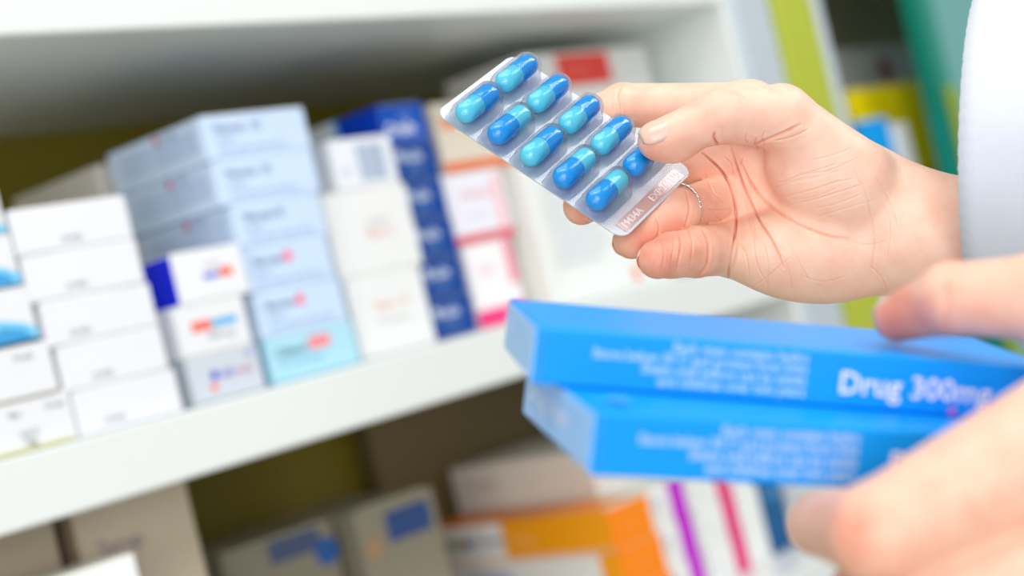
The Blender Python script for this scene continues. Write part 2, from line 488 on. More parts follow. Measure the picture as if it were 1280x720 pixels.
    carton('medicine_box', 'tall dull brown carton against the olive back board below', None, (0.955, 1.235), (1.075, 1.097), (LT + 0.0003, -0.068), 0, (116, 102, 66), prints=[], flap=False)
    carton('medicine_box', 'off white box behind the orange boxes on the lower shelf', None, (1.034, 1.150), (0.897, 1.068), (LT + 0.0003, -0.150), 0, (250, 246, 238),
           prints=[('text', 'left', 0.10, 0.86, 0.011, 'Lozenges', (190, 186, 180))])
    g = 'orange and white boxes on the lower shelf'
    LG = ((230, 150, 120), (90, 180, 190), (220, 190, 60), (120, 90, 180))
    rows = []
    for i, n in enumerate(('lowest', 'middle', 'topmost')):
        pr = [('bar', 'left', 0.44, 0.06, 0.999, 0.999, (255, 164, 12)), ('text', 'left', 0.49, 0.34, 0.016, 'Plus', (255, 190, 120))] if i == 2 else [
            ('text', 'left', 0.20, 0.42, 0.020, 'Calcin', (70, 60, 190)), ('bar', 'left', 0.90, 0.0, 0.999, 0.999, (255, 164, 12))]
        if i == 2:
            pr += [('dot', 'left', 0.11 + 0.04 * k, 0.50, 0.0055, LG[k]) for k in range(4)]
            pr += [('text', 'left', 0.26, 0.40, 0.014, 'Aloven', (120, 130, 180))]
        rows.append((0.972 + 0.004 * (2 - i) * 0.5, 1.026 + 0.004 * (2 - i), 0.0338, dict(label='white box with orange end and orange side panel, %s of three stacked' % n, group=g, col=(255, 140, 10), left=(240, 238, 232), prints=pr + [('text', 'front', 0.4, 0.4, 0.011, 'C', (255, 176, 100))])))
    stack(0.838, rows, 0.215, LT)
    g = 'white boxes with purple stripe on the lower shelf'
    rows = []
    for i, n in enumerate(('lowest', 'middle', 'topmost')):
        rows.append((1.0345 + 0.003 * (2 - i), 1.094 + 0.001 * (2 - i), 0.0338, dict(label='white box with purple edge stripe beside the orange boxes, %s of three' % n, group=g, col=(238, 242, 240),
            prints=[('bar', 'front', 0.56, 0.0, 0.93, 1.0, (190, 0, 204)), ('dot', 'front', 0.25, 0.60, 0.004, (170, 190, 220)), ('text', 'front', 0.16, 0.30, 0.008, 'Zin', (200, 200, 150))])))
    stack(0.85, rows, 0.045, LT)
    g = 'white boxes with pink stripe on the lower shelf'
    rows = []
    for i, n in enumerate(('lowest', 'middle', 'topmost')):
        rows.append((1.0985 + 0.002 * (2 - i), 1.1955, 0.0338, dict(label='white box with pink stripe, under the held blue boxes, %s of three' % n, group=g, col=(238, 242, 240),
            prints=[('bar', 'front', 0.38, 0.0, 0.61, 1.0, (226, 44, 124)), ('text', 'front', 0.08, 0.36, 0.008, 'tab', (206, 210, 214))])))
    stack(0.85, rows, 0.045, LT)
    carton('medicine_box', 'deep blue box at the right end of the lower shelf', None, (1.200, 1.234), (0.85, 0.95), (LT + 0.0003, -0.195), 0, (0, 92, 150), prints=[('bar', 'front', 0.2, 0.5, 0.8, 0.6, (60, 140, 190))])


# ------------------------------------------------------------------ signed distance modelling for hands and sleeve
def cs(px, py, d):
    """camera aligned metric point (right, up, towards the camera) seen at px, py from distance d"""
    return np.array([(px - 640) / FPX * d, (360 - py) / FPX * d, -d])


UNIT = FOCUS / FPX        # 0.28 mm: one frame pixel at the focus distance


def hp(px, py, z):
    """z counts frame pixels from the focus plane towards the camera"""
    return cs(px, py, FOCUS - z * UNIT)


def to_world(p):
    p = np.asarray(p)
    return EYE + p[..., 0:1] * VR + p[..., 1:2] * VU - p[..., 2:3] * VF


def smin(a, b, k):
    h = np.clip(0.5 + 0.5 * (b - a) / k, 0, 1)
    return b + (a - b) * h - k * h * (1 - h)


def sd_cone(p, a, b, r1, r2):
    """rounded cone, simplified: capsule with linearly varying radius"""
    ba = b - a
    t = np.clip(((p - a) @ ba) / (ba @ ba), 0, 1)
    return np.linalg.norm(p - a - t[:, None] * ba, axis=1) - (r1 + (r2 - r1) * t)


def sd_ell(p, c, ax, rad):
    q = (p - c) @ ax.T / rad
    k0 = np.linalg.norm(q, axis=1)
    k1 = np.linalg.norm(q / rad, axis=1)
    return k0 * (k0 - 1) / np.maximum(k1, 1e-9)


def surface_nets(f, lo, hi, h):
    n = np.ceil((hi - lo) / h).astype(int) + 1
    gx, gy, gz = [lo[i] + h * np.arange(n[i]) for i in range(3)]
    P = np.stack(np.meshgrid(gx, gy, gz, indexing='ij'), -1).reshape(-1, 3)
    v = np.concatenate([f(c) for c in np.array_split(P, max(1, len(P) // 200000))]).reshape(n)
    s = v < 0
    acc = np.zeros(tuple(n - 1) + (3,))
    cnt = np.zeros(tuple(n - 1))
    offs = [(0, 0), (0, 1), (1, 0), (1, 1)]
    for ax in range(3):
        o1, o2 = [a for a in range(3) if a != ax]
        for d1, d2 in offs:
            sl0 = [None] * 3
            sl1 = [None] * 3
            for a, dd in ((o1, d1), (o2, d2)):
                sl0[a] = sl1[a] = slice(dd, n[a] - 1 + dd)
            sl0[ax] = slice(0, n[ax] - 1)
            sl1[ax] = slice(1, n[ax])
            a, b = v[tuple(sl0)], v[tuple(sl1)]
            cr = (a < 0) != (b < 0)
            t = np.where(cr, a / np.where(cr, a - b, 1), 0)
            pt = np.zeros(cr.shape + (3,))
            pt[..., ax] = t
            pt[..., o1] = d1
            pt[..., o2] = d2
            acc += np.where(cr[..., None], pt, 0)
            cnt += cr
    act = cnt > 0
    idx = -np.ones(act.shape, int)
    idx[act] = np.arange(act.sum())
    ijk = np.argwhere(act)
    V = lo + h * (ijk + acc[act] / cnt[act][:, None])
    Q = []
    for ax in range(3):
        o1, o2 = [(1, 2), (2, 0), (0, 1)][ax]
        sl0 = [slice(1, n[a] - 1) for a in range(3)]
        sl1 = list(sl0)
        sl0[ax] = slice(0, n[ax] - 1)
        sl1[ax] = slice(1, n[ax])
        a, b = s[tuple(sl0)], s[tuple(sl1)]
        e = np.argwhere(a != b)
        flip = a[tuple(e.T)]
        base = e.copy()
        base[:, o1] += 1
        base[:, o2] += 1
        qs = []
        for d1, d2 in ((-1, -1), (0, -1), (0, 0), (-1, 0)):
            c = base.copy()
            c[:, o1] += d1
            c[:, o2] += d2
            qs.append(idx[tuple(c.T)])
        q = np.stack(qs, 1)
        q[~flip] = q[~flip][:, ::-1]
        Q.append(q)
    return V, np.concatenate(Q)


def subdivide(V, Q, levels):
    me = bpy.data.meshes.new('cage')
    me.from_pydata(V.tolist(), [], Q.tolist())
    o = bpy.data.objects.new('cage', me)
    C.objects.link(o)
    md = o.modifiers.new('s', 'SUBSURF')
    md.levels = levels
    md.render_levels = levels
    dg = bpy.context.evaluated_depsgraph_get()
    m2 = bpy.data.meshes.new_from_object(o.evaluated_get(dg))
    n = len(m2.vertices)
    co = np.zeros(n * 3)
    m2.vertices.foreach_get('co', co)
    fq = np.zeros(len(m2.loops), int)
    m2.loops.foreach_get('vertex_index', fq)
    bpy.data.objects.remove(o)
    bpy.data.meshes.remove(me)
    bpy.data.meshes.remove(m2)
    return co.reshape(-1, 3), fq.reshape(-1, 4)


def grad(f, p, e=2e-4):
    g = np.zeros_like(p)
    for i in range(3):
        d = np.zeros(3)
        d[i] = e
        g[:, i] = f(p + d) - f(p - d)
    return g / np.maximum(np.linalg.norm(g, axis=1, keepdims=True), 1e-12)


def seg_dist2(px, py, line):
    """distance in frame pixels, and the fraction along, to a polyline"""
    best = np.full(len(px), 1e9)
    along = np.zeros(len(px))
    L = np.array(line, float)
    n = len(L) - 1
    for i in range(n):
        a, b = L[i], L[i + 1]
        ba = b - a
        t = np.clip(((px - a[0]) * ba[0] + (py - a[1]) * ba[1]) / (ba @ ba), 0, 1)
        d = np.hypot(px - a[0] - t * ba[0], py - a[1] - t * ba[1])
        m_ = d < best
        best[m_] = d[m_]
        along[m_] = ((i + t) / n)[m_]
    return best, along


def smooth_line(pts, n=8):
    """Catmull-Rom through the points"""
    P = np.array(pts, float)
    P = np.vstack([2 * P[0] - P[1], P, 2 * P[-1] - P[-2]])
    out = []
    for i in range(1, len(P) - 2):
        for k in range(n):
            t = k / n
            a, b, c, d = P[i - 1], P[i], P[i + 1], P[i + 2]
            out.append(0.5 * (2 * b + (c - a) * t + (2 * a - 5 * b + 4 * c - d) * t * t + (3 * b - a - 3 * c + d) * t ** 3))
    out.append(P[-2])
    return np.array(out)


def skin_material(name='skin', fine=True):
    m = bpy.data.materials.new(name)
    m.use_nodes = True
    nt = m.node_tree
    N = nt.nodes.new
    L = nt.links.new
    p = nt.nodes['Principled BSDF']
    p.inputs['Roughness'].default_value = 0.46
    p.inputs['Specular IOR Level'].default_value = 0.4
    p.inputs['Subsurface Weight'].default_value = 0.25
    p.inputs['Subsurface Radius'].default_value = (1.0, 0.32, 0.16)
    p.inputs['Subsurface Scale'].default_value = 0.0022
    at = N('ShaderNodeAttribute')
    at.attribute_name = 'flush'
    sep = N('ShaderNodeSeparateColor')
    L(at.outputs['Color'], sep.inputs[0])
    tc = N('ShaderNodeTexCoord')
    n1 = N('ShaderNodeTexNoise')
    n1.inputs['Scale'].default_value = 130
    n1.inputs['Detail'].default_value = 6
    L(tc.outputs['Object'], n1.inputs['Vector'])
    a1 = N('ShaderNodeMath')
    a1.operation = 'MULTIPLY_ADD'
    L(n1.outputs['Fac'], a1.inputs[0])
    a1.inputs[1].default_value = 0.7
    a1.inputs[2].default_value = -0.35
    a2 = N('ShaderNodeMath')
    a2.operation = 'ADD'
    a2.use_clamp = True
    L(sep.outputs[0], a2.inputs[0])
    L(a1.outputs[0], a2.inputs[1])
    rp = N('ShaderNodeValToRGB')
    rp.color_ramp.elements[0].color = lin(252, 214, 192)
    rp.color_ramp.elements[1].color = lin(222, 116, 94)
    e = rp.color_ramp.elements.new(0.45)
    e.color = lin(245, 188, 163)
    L(a2.outputs[0], rp.inputs[0])
    L(rp.outputs[0], p.inputs['Base Color'])
    if fine:
        vo = N('ShaderNodeTexVoronoi')
        vo.feature = 'DISTANCE_TO_EDGE'
        vo.inputs['Scale'].default_value = 880
        mp = N('ShaderNodeMapping')
        mp.inputs['Scale'].default_value = (1.0, 1.0, 1.0)
        n3 = N('ShaderNodeTexNoise')
        n3.inputs['Scale'].default_value = 420
        n3.inputs['Detail'].default_value = 4
        L(tc.outputs['Object'], vo.inputs['Vector'])
        L(tc.outputs['Object'], n3.inputs['Vector'])
        mr = N('ShaderNodeMapRange')
        mr.inputs['From Max'].default_value = 0.12
        L(vo.outputs['Distance'], mr.inputs['Value'])
        ad = N('ShaderNodeMath')
        ad.operation = 'MULTIPLY_ADD'
        L(mr.outputs[0], ad.inputs[0])
        ad.inputs[1].default_value = 0.35
        L(n3.outputs['Fac'], ad.inputs[2])
        b = N('ShaderNodeBump')
        b.inputs['Strength'].default_value = 0.32
        b.inputs['Distance'].default_value = 0.00025
        L(ad.outputs[0], b.inputs['Height'])
        L(b.outputs['Normal'], p.inputs['Normal'])
    return m


skin = skin_material()
nail_m = mat('nail', lin(246, 196, 178), 0.2, spec=0.5)
nail_m.node_tree.nodes['Principled BSDF'].inputs['Subsurface Weight'].default_value = 0.3
nail_m.node_tree.nodes['Principled BSDF'].inputs['Subsurface Scale'].default_value = 0.002


def build_flesh(name, f, lo, hi, h, levels, parent, creases=(), flush=None, folds=()):
    V, Q = surface_nets(f, lo, hi, h)
    V, Q = subdivide(V, Q, levels)
    for _ in range(2):
        V = V - grad(f, V) * f(V)[:, None]
    N_ = grad(f, V)
    px = 640 + FPX * V[:, 0] / -V[:, 2]
    py = 360 - FPX * V[:, 1] / -V[:, 2]
    red = np.full(len(V), 0.30)
    view = V / np.linalg.norm(V, axis=1, keepdims=True)
    facing = np.clip(-(N_ * view).sum(1) * 4, 0, 1)
    if flush is not None:
        red = flush(V, px, py, facing)
    for line, wid, dep, zmin in creases:
        line = smooth_line(line)
        d, t = seg_dist2(px, py, line)
        taper = np.clip(np.minimum(t, 1 - t) * 5 + 0.25, 0, 1)
        zz = (FOCUS + V[:, 2]) / UNIT
        ok = facing * taper * (zz > zmin)
        V = V + N_ * ((-dep * np.exp(-(d / wid) ** 2) + dep * 0.10 * np.exp(-((d - 2.6 * wid) / (1.6 * wid)) ** 2)) * UNIT * ok)[:, None]
        red = red + 0.24 * min(1.2, dep / 4) * np.exp(-(d / (wid * 1.3)) ** 2) * ok
    W_ = to_world(V)
    base = W_.mean(0)
    off = np.array(parent.location)
    o = mesh_obj(name, (W_ - base), Q, skin, parent, tuple(base - off), smooth=True)
    at = o.data.color_attributes.new('flush', 'FLOAT_COLOR', 'POINT')
    colr = np.ones((len(V), 4))
    colr[:, 0] = np.clip(red, 0, 1)
    colr[:, 1] = colr[:, 2] = 0
    at.data.foreach_set('color', colr.ravel())
    return o


def chain(p, pts, rs, k=0.0012):
    d = None
    for i in range(len(pts) - 1):
        c = sd_cone(p, pts[i], pts[i + 1], rs[i], rs[i + 1])
        d = c if d is None else smin(d, c, k)
    return d


# ------------------------------------------------------------------ the person: right hand
U = UNIT
person = empty('person', tuple(to_world(hp(1500, 340, 0)) * np.array([1, 1, 0]) + np.array([0, 0, 0.0])))
tag(person, 'person in a white coat holding a blister pack and two blue boxes', 'person')

TH = [hp(1066, 224, -8), hp(976, 146, 14), hp(898, 147, 36), hp(822, 176, 44)]
THR = [50 * U, 39 * U, 31 * U, 24.5 * U]
IN = [hp(938, 138, -62), hp(778, 131, -112), hp(712, 160, -66), hp(672, 184, -30)]
INR = [36 * U, 28 * U, 25 * U, 22 * U]
MI = [hp(915, 195, -84), hp(800, 214, -96), hp(752, 243, -22), hp(727, 258, 30)]
MIR = [34 * U, 29 * U, 26 * U, 23 * U]
RI = [hp(905, 250, -82), hp(848, 264, -2), hp(812, 287, 22), hp(790, 300, 34)]
RIR = [33 * U, 28 * U, 26 * U, 23.5 * U]
PI_ = [hp(912, 311, -52), hp(870, 315, 24), hp(840, 319, 58), hp(822, 324, 76)]
PIR = [34 * U, 31 * U, 27.5 * U, 24 * U]
WR = hp(1195, 298, -26)
I3 = np.eye(3)


def rot_axes(deg):
    a = math.radians(deg)
    return np.array([[math.cos(a), math.sin(a), 0], [-math.sin(a), math.cos(a), 0], [0, 0, 1]])


def f_palm(p):
    d = sd_cone(p, WR, IN[0], 60 * U, 37 * U)
    d = smin(d, sd_cone(p, WR, MI[0], 60 * U, 35 * U), 14 * U)
    d = smin(d, sd_cone(p, WR, RI[0], 60 * U, 34 * U), 14 * U)
    d = smin(d, sd_cone(p, hp(1170, 310, -20), PI_[0], 56 * U, 36 * U), 14 * U)
    d = smin(d, sd_ell(p, hp(1010, 322, -28), rot_axes(-6), np.array([112, 58, 52]) * U), 20 * U)     # hypothenar
    d = smin(d, sd_ell(p, hp(1040, 224, -14), rot_axes(-32), np.array([92, 62, 58]) * U), 16 * U)     # thenar
    fa = sd_cone(p, hp(1150, 298, -28), hp(1420, 322, -40), 76 * U, 92 * U)
    d = smin(d, fa, 30 * U)
    return d


def f_right(p):
    pm = f_palm(p)
    th = chain(p, TH, THR, 10 * U)
    th = smin(th, sd_ell(p, hp(846, 178, 30), rot_axes(20), np.array([34, 25, 22]) * U), 10 * U)      # thumb pulp
    d = smin(pm, th, 12 * U)
    for pts, rs, k in ((IN, INR, 14), (MI, MIR, 9), (RI, RIR, 6), (PI_, PIR, 6)):
        d_ = smin(pm, chain(p, pts, rs, 6 * U), k * U)
        d = np.minimum(d, d_)
    return d


def flush_right(V, px, py, facing):
    red = np.full(len(V), 0.20)
    for (x, y, r, a) in ((800, 300, 55, 0.30), (825, 320, 45, 0.20), (815, 185, 30, 0.25), (720, 265, 40, 0.35), (880, 160, 50, 0.15),
                         (880, 250, 55, 0.22), (760, 125, 50, 0.15), (870, 330, 40, 0.2), (960, 180, 40, 0.12)):
        red += a * np.exp(-((px - x) ** 2 + (py - y) ** 2) / r ** 2)
    return red


CREASES = [
    # the long lines of the palm: points, half width and depth in frame pixels, lowest z
    ([(878, 192), (899, 211), (914, 235), (920, 269), (917, 308), (907, 360)], 1.15, 7.0, -200),
    ([(914, 182), (923, 214), (936, 247), (951, 278), (966, 302), (980, 335)], 1.05, 5.0, -200),
    ([(921, 192), (938, 228), (964, 258), (1000, 280), (1035, 294), (1066, 299)], 1.3, 3.6, -200),
    ([(893, 166), (893, 174), (899, 184)], 1.26, 4.3, -20),
    ([(942, 182), (956, 176), (975, 168), (1000, 156)], 1.40, 4.3, -40),
    ([(968, 176), (988, 172), (1010, 162)], 0.98, 1.9, -40),
    ([(878, 285), (886, 305), (884, 330), (872, 347)], 1.40, 3.2, -200),
    ([(846, 288), (851, 305), (846, 338)], 1.05, 2.3, -20),
    ([(824, 296), (830, 315), (826, 340)], 0.84, 1.3, -20),
    ([(818, 268), (824, 285), (818, 306)], 0.98, 1.5, -20),
    ([(858, 240), (862, 262), (856, 286)], 1.12, 2.3, -60),
    ([(776, 108), (774, 120), (778, 142)], 1.12, 2.5, -200),
    ([(767, 110), (766, 124), (768, 140)], 0.84, 1.3, -200),
    ([(880, 215), (892, 240), (905, 252)], 0.84, 1.3, -200),
    ([(870, 255), (888, 262), (912, 262)], 0.77, 0.9, -200),
    ([(930, 250), (940, 290), (946, 330), (962, 360)], 0.77, 1.0, -200),
    ([(985, 300), (1000, 330), (1012, 352)], 0.70, 0.9, -200),
    ([(1070, 215), (1085, 250), (1092, 300), (1088, 350)], 0.98, 1.1, -200),
    ([(1105, 255), (1112, 285), (1108, 330)], 0.84, 0.9, -200),
    ([(925, 372), (960, 345), (990, 320)], 0.70, 0.8, -200),
]
CREASES += [
    ([(930, 196), (926, 206), (930, 222)], 0.9, 1.4, -200), ([(905, 196), (914, 206), (916, 220)], 0.9, 1.2, -200),
    ([(888, 262), (900, 275), (912, 280)], 0.9, 0.9, -200), ([(884, 225), (896, 228), (908, 226)], 0.9, 0.9, -200),
    ([(921, 300), (932, 318), (936, 345)], 0.9, 0.9, -200), ([(953, 300), (960, 330), (958, 365)], 0.9, 0.9, -200),
    ([(970, 310), (985, 335), (990, 365)], 0.9, 0.7, -200), ([(935, 262), (942, 280), (943, 300)], 0.9, 0.9, -200),
    ([(1000, 345), (1030, 352), (1060, 345)], 0.9, 0.6, -200), ([(948, 186), (944, 180), (946, 172)], 0.9, 1.6, -60),
    ([(957, 184), (953, 174), (956, 164)], 0.9, 1.3, -60), ([(935, 182), (932, 174), (934, 166)], 0.9, 1.3, -60),
    ([(905, 178), (903, 168), (905, 156)], 0.9, 0.9, -60), ([(1095, 220), (1112, 250), (1122, 290)], 1.0, 0.8, -200),
    ([(1085, 330), (1100, 345), (1108, 362)], 1.0, 0.8, -200), ([(1060, 300), (1085, 306), (1112, 300)], 1.0, 0.7, -200),
    ([(838, 290), (842, 305), (838, 335)], 0.9, 1.0, -20), ([(860, 285), (866, 305), (862, 338)], 0.9, 1.2, -20),
]
rng = np.random.RandomState(3)
for k in range(16):                       # fine oblique lines of the thenar pad
    x0, y0 = 960 + rng.rand() * 60, 190 + rng.rand() * 85
    ln = 40 + rng.rand() * 60
    CREASES.append(([(x0, y0), (x0 + ln * 0.5, y0 - ln * 0.12 + rng.randn() * 2), (x0 + ln, y0 - ln * 0.30)], 0.9, 0.55, -60))

rh = build_flesh('right_hand', f_right, hp(640, 400, -185) - 0.004, hp(1330, 80, 90) + 0.004, 0.0011, 2, person, CREASES, flush_right)


def nail(name, tip, joint, up, r, length, width_deg, parent, back=0.0, lift=0.0003, label=None, mt=None):
    """a curved nail plate lying on the finger whose back faces 'up'"""
    ax = tip - joint
    ax = ax / np.linalg.norm(ax)
    up = up - ax * (up @ ax)
    up = up / np.linalg.norm(up)
    sd = np.cross(ax, up)
    nu, nv = 12, 12
    V = []
    for i in range(nu + 1):
        s = i / nu
        wf = 1.0
        if s < 0.4:
            wf = 0.25 + 0.75 * math.sqrt(max(0.0, 1 - ((0.4 - s) / 0.4) ** 2))
        elif s > 0.75:
            wf = 1.0 - 0.35 * ((s - 0.75) / 0.25) ** 2
        for j in range(nv + 1):
            q = (j / nv - 0.5) * 2
            a = math.radians(width_deg) * q * wf
            along = (s - 0.5) * length + back
            over = max(0.0, along)                     # past the centre of the round finger tip
            rr = math.sqrt(max(r * r - over * over * 0.8, (0.6 * r) ** 2)) + lift - 0.00035 * abs(q) ** 3
            if s < 0.12:
                rr -= 0.0009 * (0.12 - s) / 0.12
            V.append(tip + ax * along + up * (rr * math.cos(a)) + sd * (rr * math.sin(a)))
    F = [(i * (nv + 1) + j, i * (nv + 1) + j + 1, (i + 1) * (nv + 1) + j + 1, (i + 1) * (nv + 1) + j) for i in range(nu) for j in range(nv)]
    W_ = to_world(np.array(V))
    o = mesh_obj(name, W_ - np.array(parent.location), F, mt or nail_m, parent, smooth=True)
    md = o.modifiers.new('thickness', 'SOLIDIFY')
    md.thickness = 0.0003
    md.offset = 0
    return o


nail('thumbnail', TH[3], TH[2], np.array([-0.25, 0.62, 0.75]), 25.0 * U, 42 * U, 52, person, back=0 * U, lift=0.0001)
nail('fingernail', PI_[3], PI_[2], np.array([-0.55, 0.0, -0.8]), 23.5 * U, 40 * U, 54, person, back=2 * U, lift=0.0001)
nail('fingernail', RI[3], RI[2], np.array([-0.5, -0.1, -0.8]), 23 * U, 40 * U, 52, person, back=1 * U, lift=0.0001)

# the thin twisted ring on the ring finger
silver = mat('silver', lin(226, 226, 228), 0.16, metal=1.0)


def finger_ring():
    a, b = RI[0], RI[1]
    ax = (b - a) / np.linalg.norm(b - a)
    c = hp(843, 263, 0) - ax * 0.0035
    e1 = np.cross(ax, np.array([0, 0, 1.0]))
    e1 /= np.linalg.norm(e1)
    e2 = np.cross(ax, e1)
    R_ = 31.5 * U
    V, F = [], []
    n, mth = 96, 6
    for st in range(2):
        b0 = len(V)
        for i in range(n):
            t = 2 * math.pi * i / n
            ph = 14 * t + st * math.pi
            cc = c + (R_ + 0.00032 * math.cos(ph)) * (e1 * math.cos(t) + e2 * math.sin(t)) + ax * 0.00032 * math.sin(ph)
            rad = e1 * math.cos(t) + e2 * math.sin(t)
            for j in range(mth):
                q = 2 * math.pi * j / mth
                V.append(cc + 0.00029 * (rad * math.cos(q) + ax * math.sin(q)))
        for i in range(n):
            for j in range(mth):
                F.append((b0 + i * mth + j, b0 + ((i + 1) % n) * mth + j, b0 + ((i + 1) % n) * mth + (j + 1) % mth, b0 + i * mth + (j + 1) % mth))
    W_ = to_world(np.array(V))
    o = mesh_obj('finger_ring', W_ - np.array(person.location), F, silver, person, smooth=True)
    o['label'] = 'thin twisted silver ring'


finger_ring()


# ------------------------------------------------------------------ the blister pack
PA = np.array([219, 145, 65.0])       # long edge on the frame and towards the camera
PB = np.array([-89, 82, 117.0])       # short edge
ctr = hp(707, 178, 0)
_a = hp(707 + PA[0] / 2, 176 + PA[1] / 2, PA[2] / 2) - hp(707 - PA[0] / 2, 176 - PA[1] / 2, -PA[2] / 2)
_b = hp(707 + PB[0] / 2, 176 + PB[1] / 2, PB[2] / 2) - hp(707 - PB[0] / 2, 176 - PB[1] / 2, -PB[2] / 2)
LA, LB_ = np.linalg.norm(_a) * 1.05, np.linalg.norm(_b)
ea = _a / LA
eb = _b - ea * (_b @ ea)
eb = eb / np.linalg.norm(eb)
en = np.cross(eb, ea)
if en[2] < 0:
    en = -en


def w3(v):
    return v[0] * VR + v[1] * VU - v[2] * VF


pack = empty('blister_pack', tuple(to_world(ctr)))
RM = Matrix((w3(ea), -w3(eb), w3(en))).transposed()
pack.rotation_euler = RM.to_euler()
tag(pack, 'silver blister pack of ten blue capsules held between thumb and fingers', 'blister pack')


def foil_material():
    m = bpy.data.materials.new('knurled_foil')
    m.use_nodes = True
    nt = m.node_tree
    p = nt.nodes['Principled BSDF']
    p.inputs['Base Color'].default_value = lin(218, 222, 230)
    p.inputs['Metallic'].default_value = 0.45
    p.inputs['Roughness'].default_value = 0.45
    tc = nt.nodes.new('ShaderNodeTexCoord')
    hs = []
    for ang in (45, -45):
        mp = nt.nodes.new('ShaderNodeMapping')
        mp.inputs['Rotation'].default_value = (0, 0, math.radians(ang))
        nt.links.new(tc.outputs['Object'], mp.inputs['Vector'])
        wv = nt.nodes.new('ShaderNodeTexWave')
        wv.inputs['Scale'].default_value = 430.0
        nt.links.new(mp.outputs[0], wv.inputs['Vector'])
        hs.append(wv)
    ad = nt.nodes.new('ShaderNodeMath')
    ad.operation = 'MULTIPLY'
    nt.links.new(hs[0].outputs['Fac'], ad.inputs[0])
    nt.links.new(hs[1].outputs['Fac'], ad.inputs[1])
    b = nt.nodes.new('ShaderNodeBump')
    b.inputs['Strength'].default_value = 0.7
    b.inputs['Distance'].default_value = 0.0002
    nt.links.new(ad.outputs[0], b.inputs['Height'])
    nt.links.new(b.outputs['Normal'], p.inputs['Normal'])
    return m


def film_material():
    """thin clear forming film: a transparent sheet with a glossy coat by its angle"""
    m = bpy.data.materials.new('clear_film')
    m.use_nodes = True
    nt = m.node_tree
    nt.nodes.remove(nt.nodes['Principled BSDF'])
    out = nt.nodes['Material Output']
    tr = nt.nodes.new('ShaderNodeBsdfTransparent')
    tr.inputs[0].default_value = (0.97, 0.98, 1.0, 1)
    gl = nt.nodes.new('ShaderNodeBsdfGlossy')
    gl.inputs['Roughness'].default_value = 0.06
    lw = nt.nodes.new('ShaderNodeFresnel')
    lw.inputs[0].default_value = 1.45
    mx = nt.nodes.new('ShaderNodeMixShader')
    hf = nt.nodes.new('ShaderNodeMath')
    hf.operation = 'MULTIPLY'
    hf.inputs[1].default_value = 0.65
    nt.links.new(lw.outputs[0], hf.inputs[0])
    nt.links.new(hf.outputs[0], mx.inputs[0])
    nt.links.new(tr.outputs[0], mx.inputs[1])
    nt.links.new(gl.outputs[0], mx.inputs[2])
    nt.links.new(mx.outputs[0], out.inputs['Surface'])
    return m


foil_m = foil_material()
film_m = film_material()
cap_dark = mat('capsule_blue', lin(0, 172, 255), 0.24, spec=0.6)
cap_light = mat('capsule_cyan', lin(104, 230, 255), 0.26, spec=0.6)
for mm in (cap_dark, cap_light):
    pp = mm.node_tree.nodes['Principled BSDF']
    pp.inputs['Subsurface Weight'].default_value = 0.25
    pp.inputs['Subsurface Radius'].default_value = (0.2, 0.7, 1.0)
    pp.inputs['Subsurface Scale'].default_value = 0.003
    pp.inputs['Coat Weight'].default_value = 0.5
    # the gelatin shell lets part of the light through in its own colour
    nt = mm.node_tree
    tr = nt.nodes.new('ShaderNodeBsdfTransparent')
    tr.inputs[0].default_value = tuple(min(1.0, c * 0.9 + 0.1) for c in pp.inputs['Base Color'].default_value[:3]) + (1,)
    mx = nt.nodes.new('ShaderNodeMixShader')
    mx.inputs[0].default_value = 0.16
    nt.links.new(pp.outputs[0], mx.inputs[1])
    nt.links.new(tr.outputs[0], mx.inputs[2])
    nt.links.new(mx.outputs[0], nt.nodes['Material Output'].inputs['Surface'])


def rounded_rect(lx, ly, r, n=8):
    pts = []
    for cx, cy, a0 in ((lx - r, ly - r, 0), (-lx + r, ly - r, 90), (-lx + r, -ly + r, 180), (lx - r, -ly + r, 270)):
        for k in range(n + 1):
            a = math.radians(a0 + 90 * k / n)
            pts.append((cx + r * math.cos(a), cy + r * math.sin(a)))
    return pts


out = rounded_rect(LA / 2, LB_ / 2, 0.0048)
n = len(out)
vv = [(x, y, 0.0) for x, y in out] + [(x, y, -0.0004) for x, y in out]
mesh_obj('foil_sheet', vv, [tuple(range(n)), tuple(range(2 * n - 1, n - 1, -1))] + [(i, n + i, n + (i + 1) % n, (i + 1) % n) for i in range(n)], foil_m, pack)

CL, CR = 0.0213, 0.0039                # capsule length and radius


def capsule_half(sign, r, x_end, x_mid, ns=20, nr=8):
    """half a capsule along its axis, closed at the joint"""
    prof = [(x_mid, 0.0), (x_mid, r * 0.97), (x_mid + sign * 0.0002, r)]
    for k in range(nr + 1):
        a = math.pi / 2 * k / nr
        prof.append((x_end - sign * r * (1 - math.sin(a)), r * math.cos(a) if k < nr else 0.0))
    V, F = [], []
    for x, rr in prof:
        for j in range(ns):
            t = 2 * math.pi * j / ns
            V.append((rr * math.cos(t), x, rr * math.sin(t)))
    for i in range(len(prof) - 1):
        for j in range(ns):
            F.append((i * ns + j, i * ns + (j + 1) % ns, (i + 1) * ns + (j + 1) % ns, (i + 1) * ns + j))
    return V, F


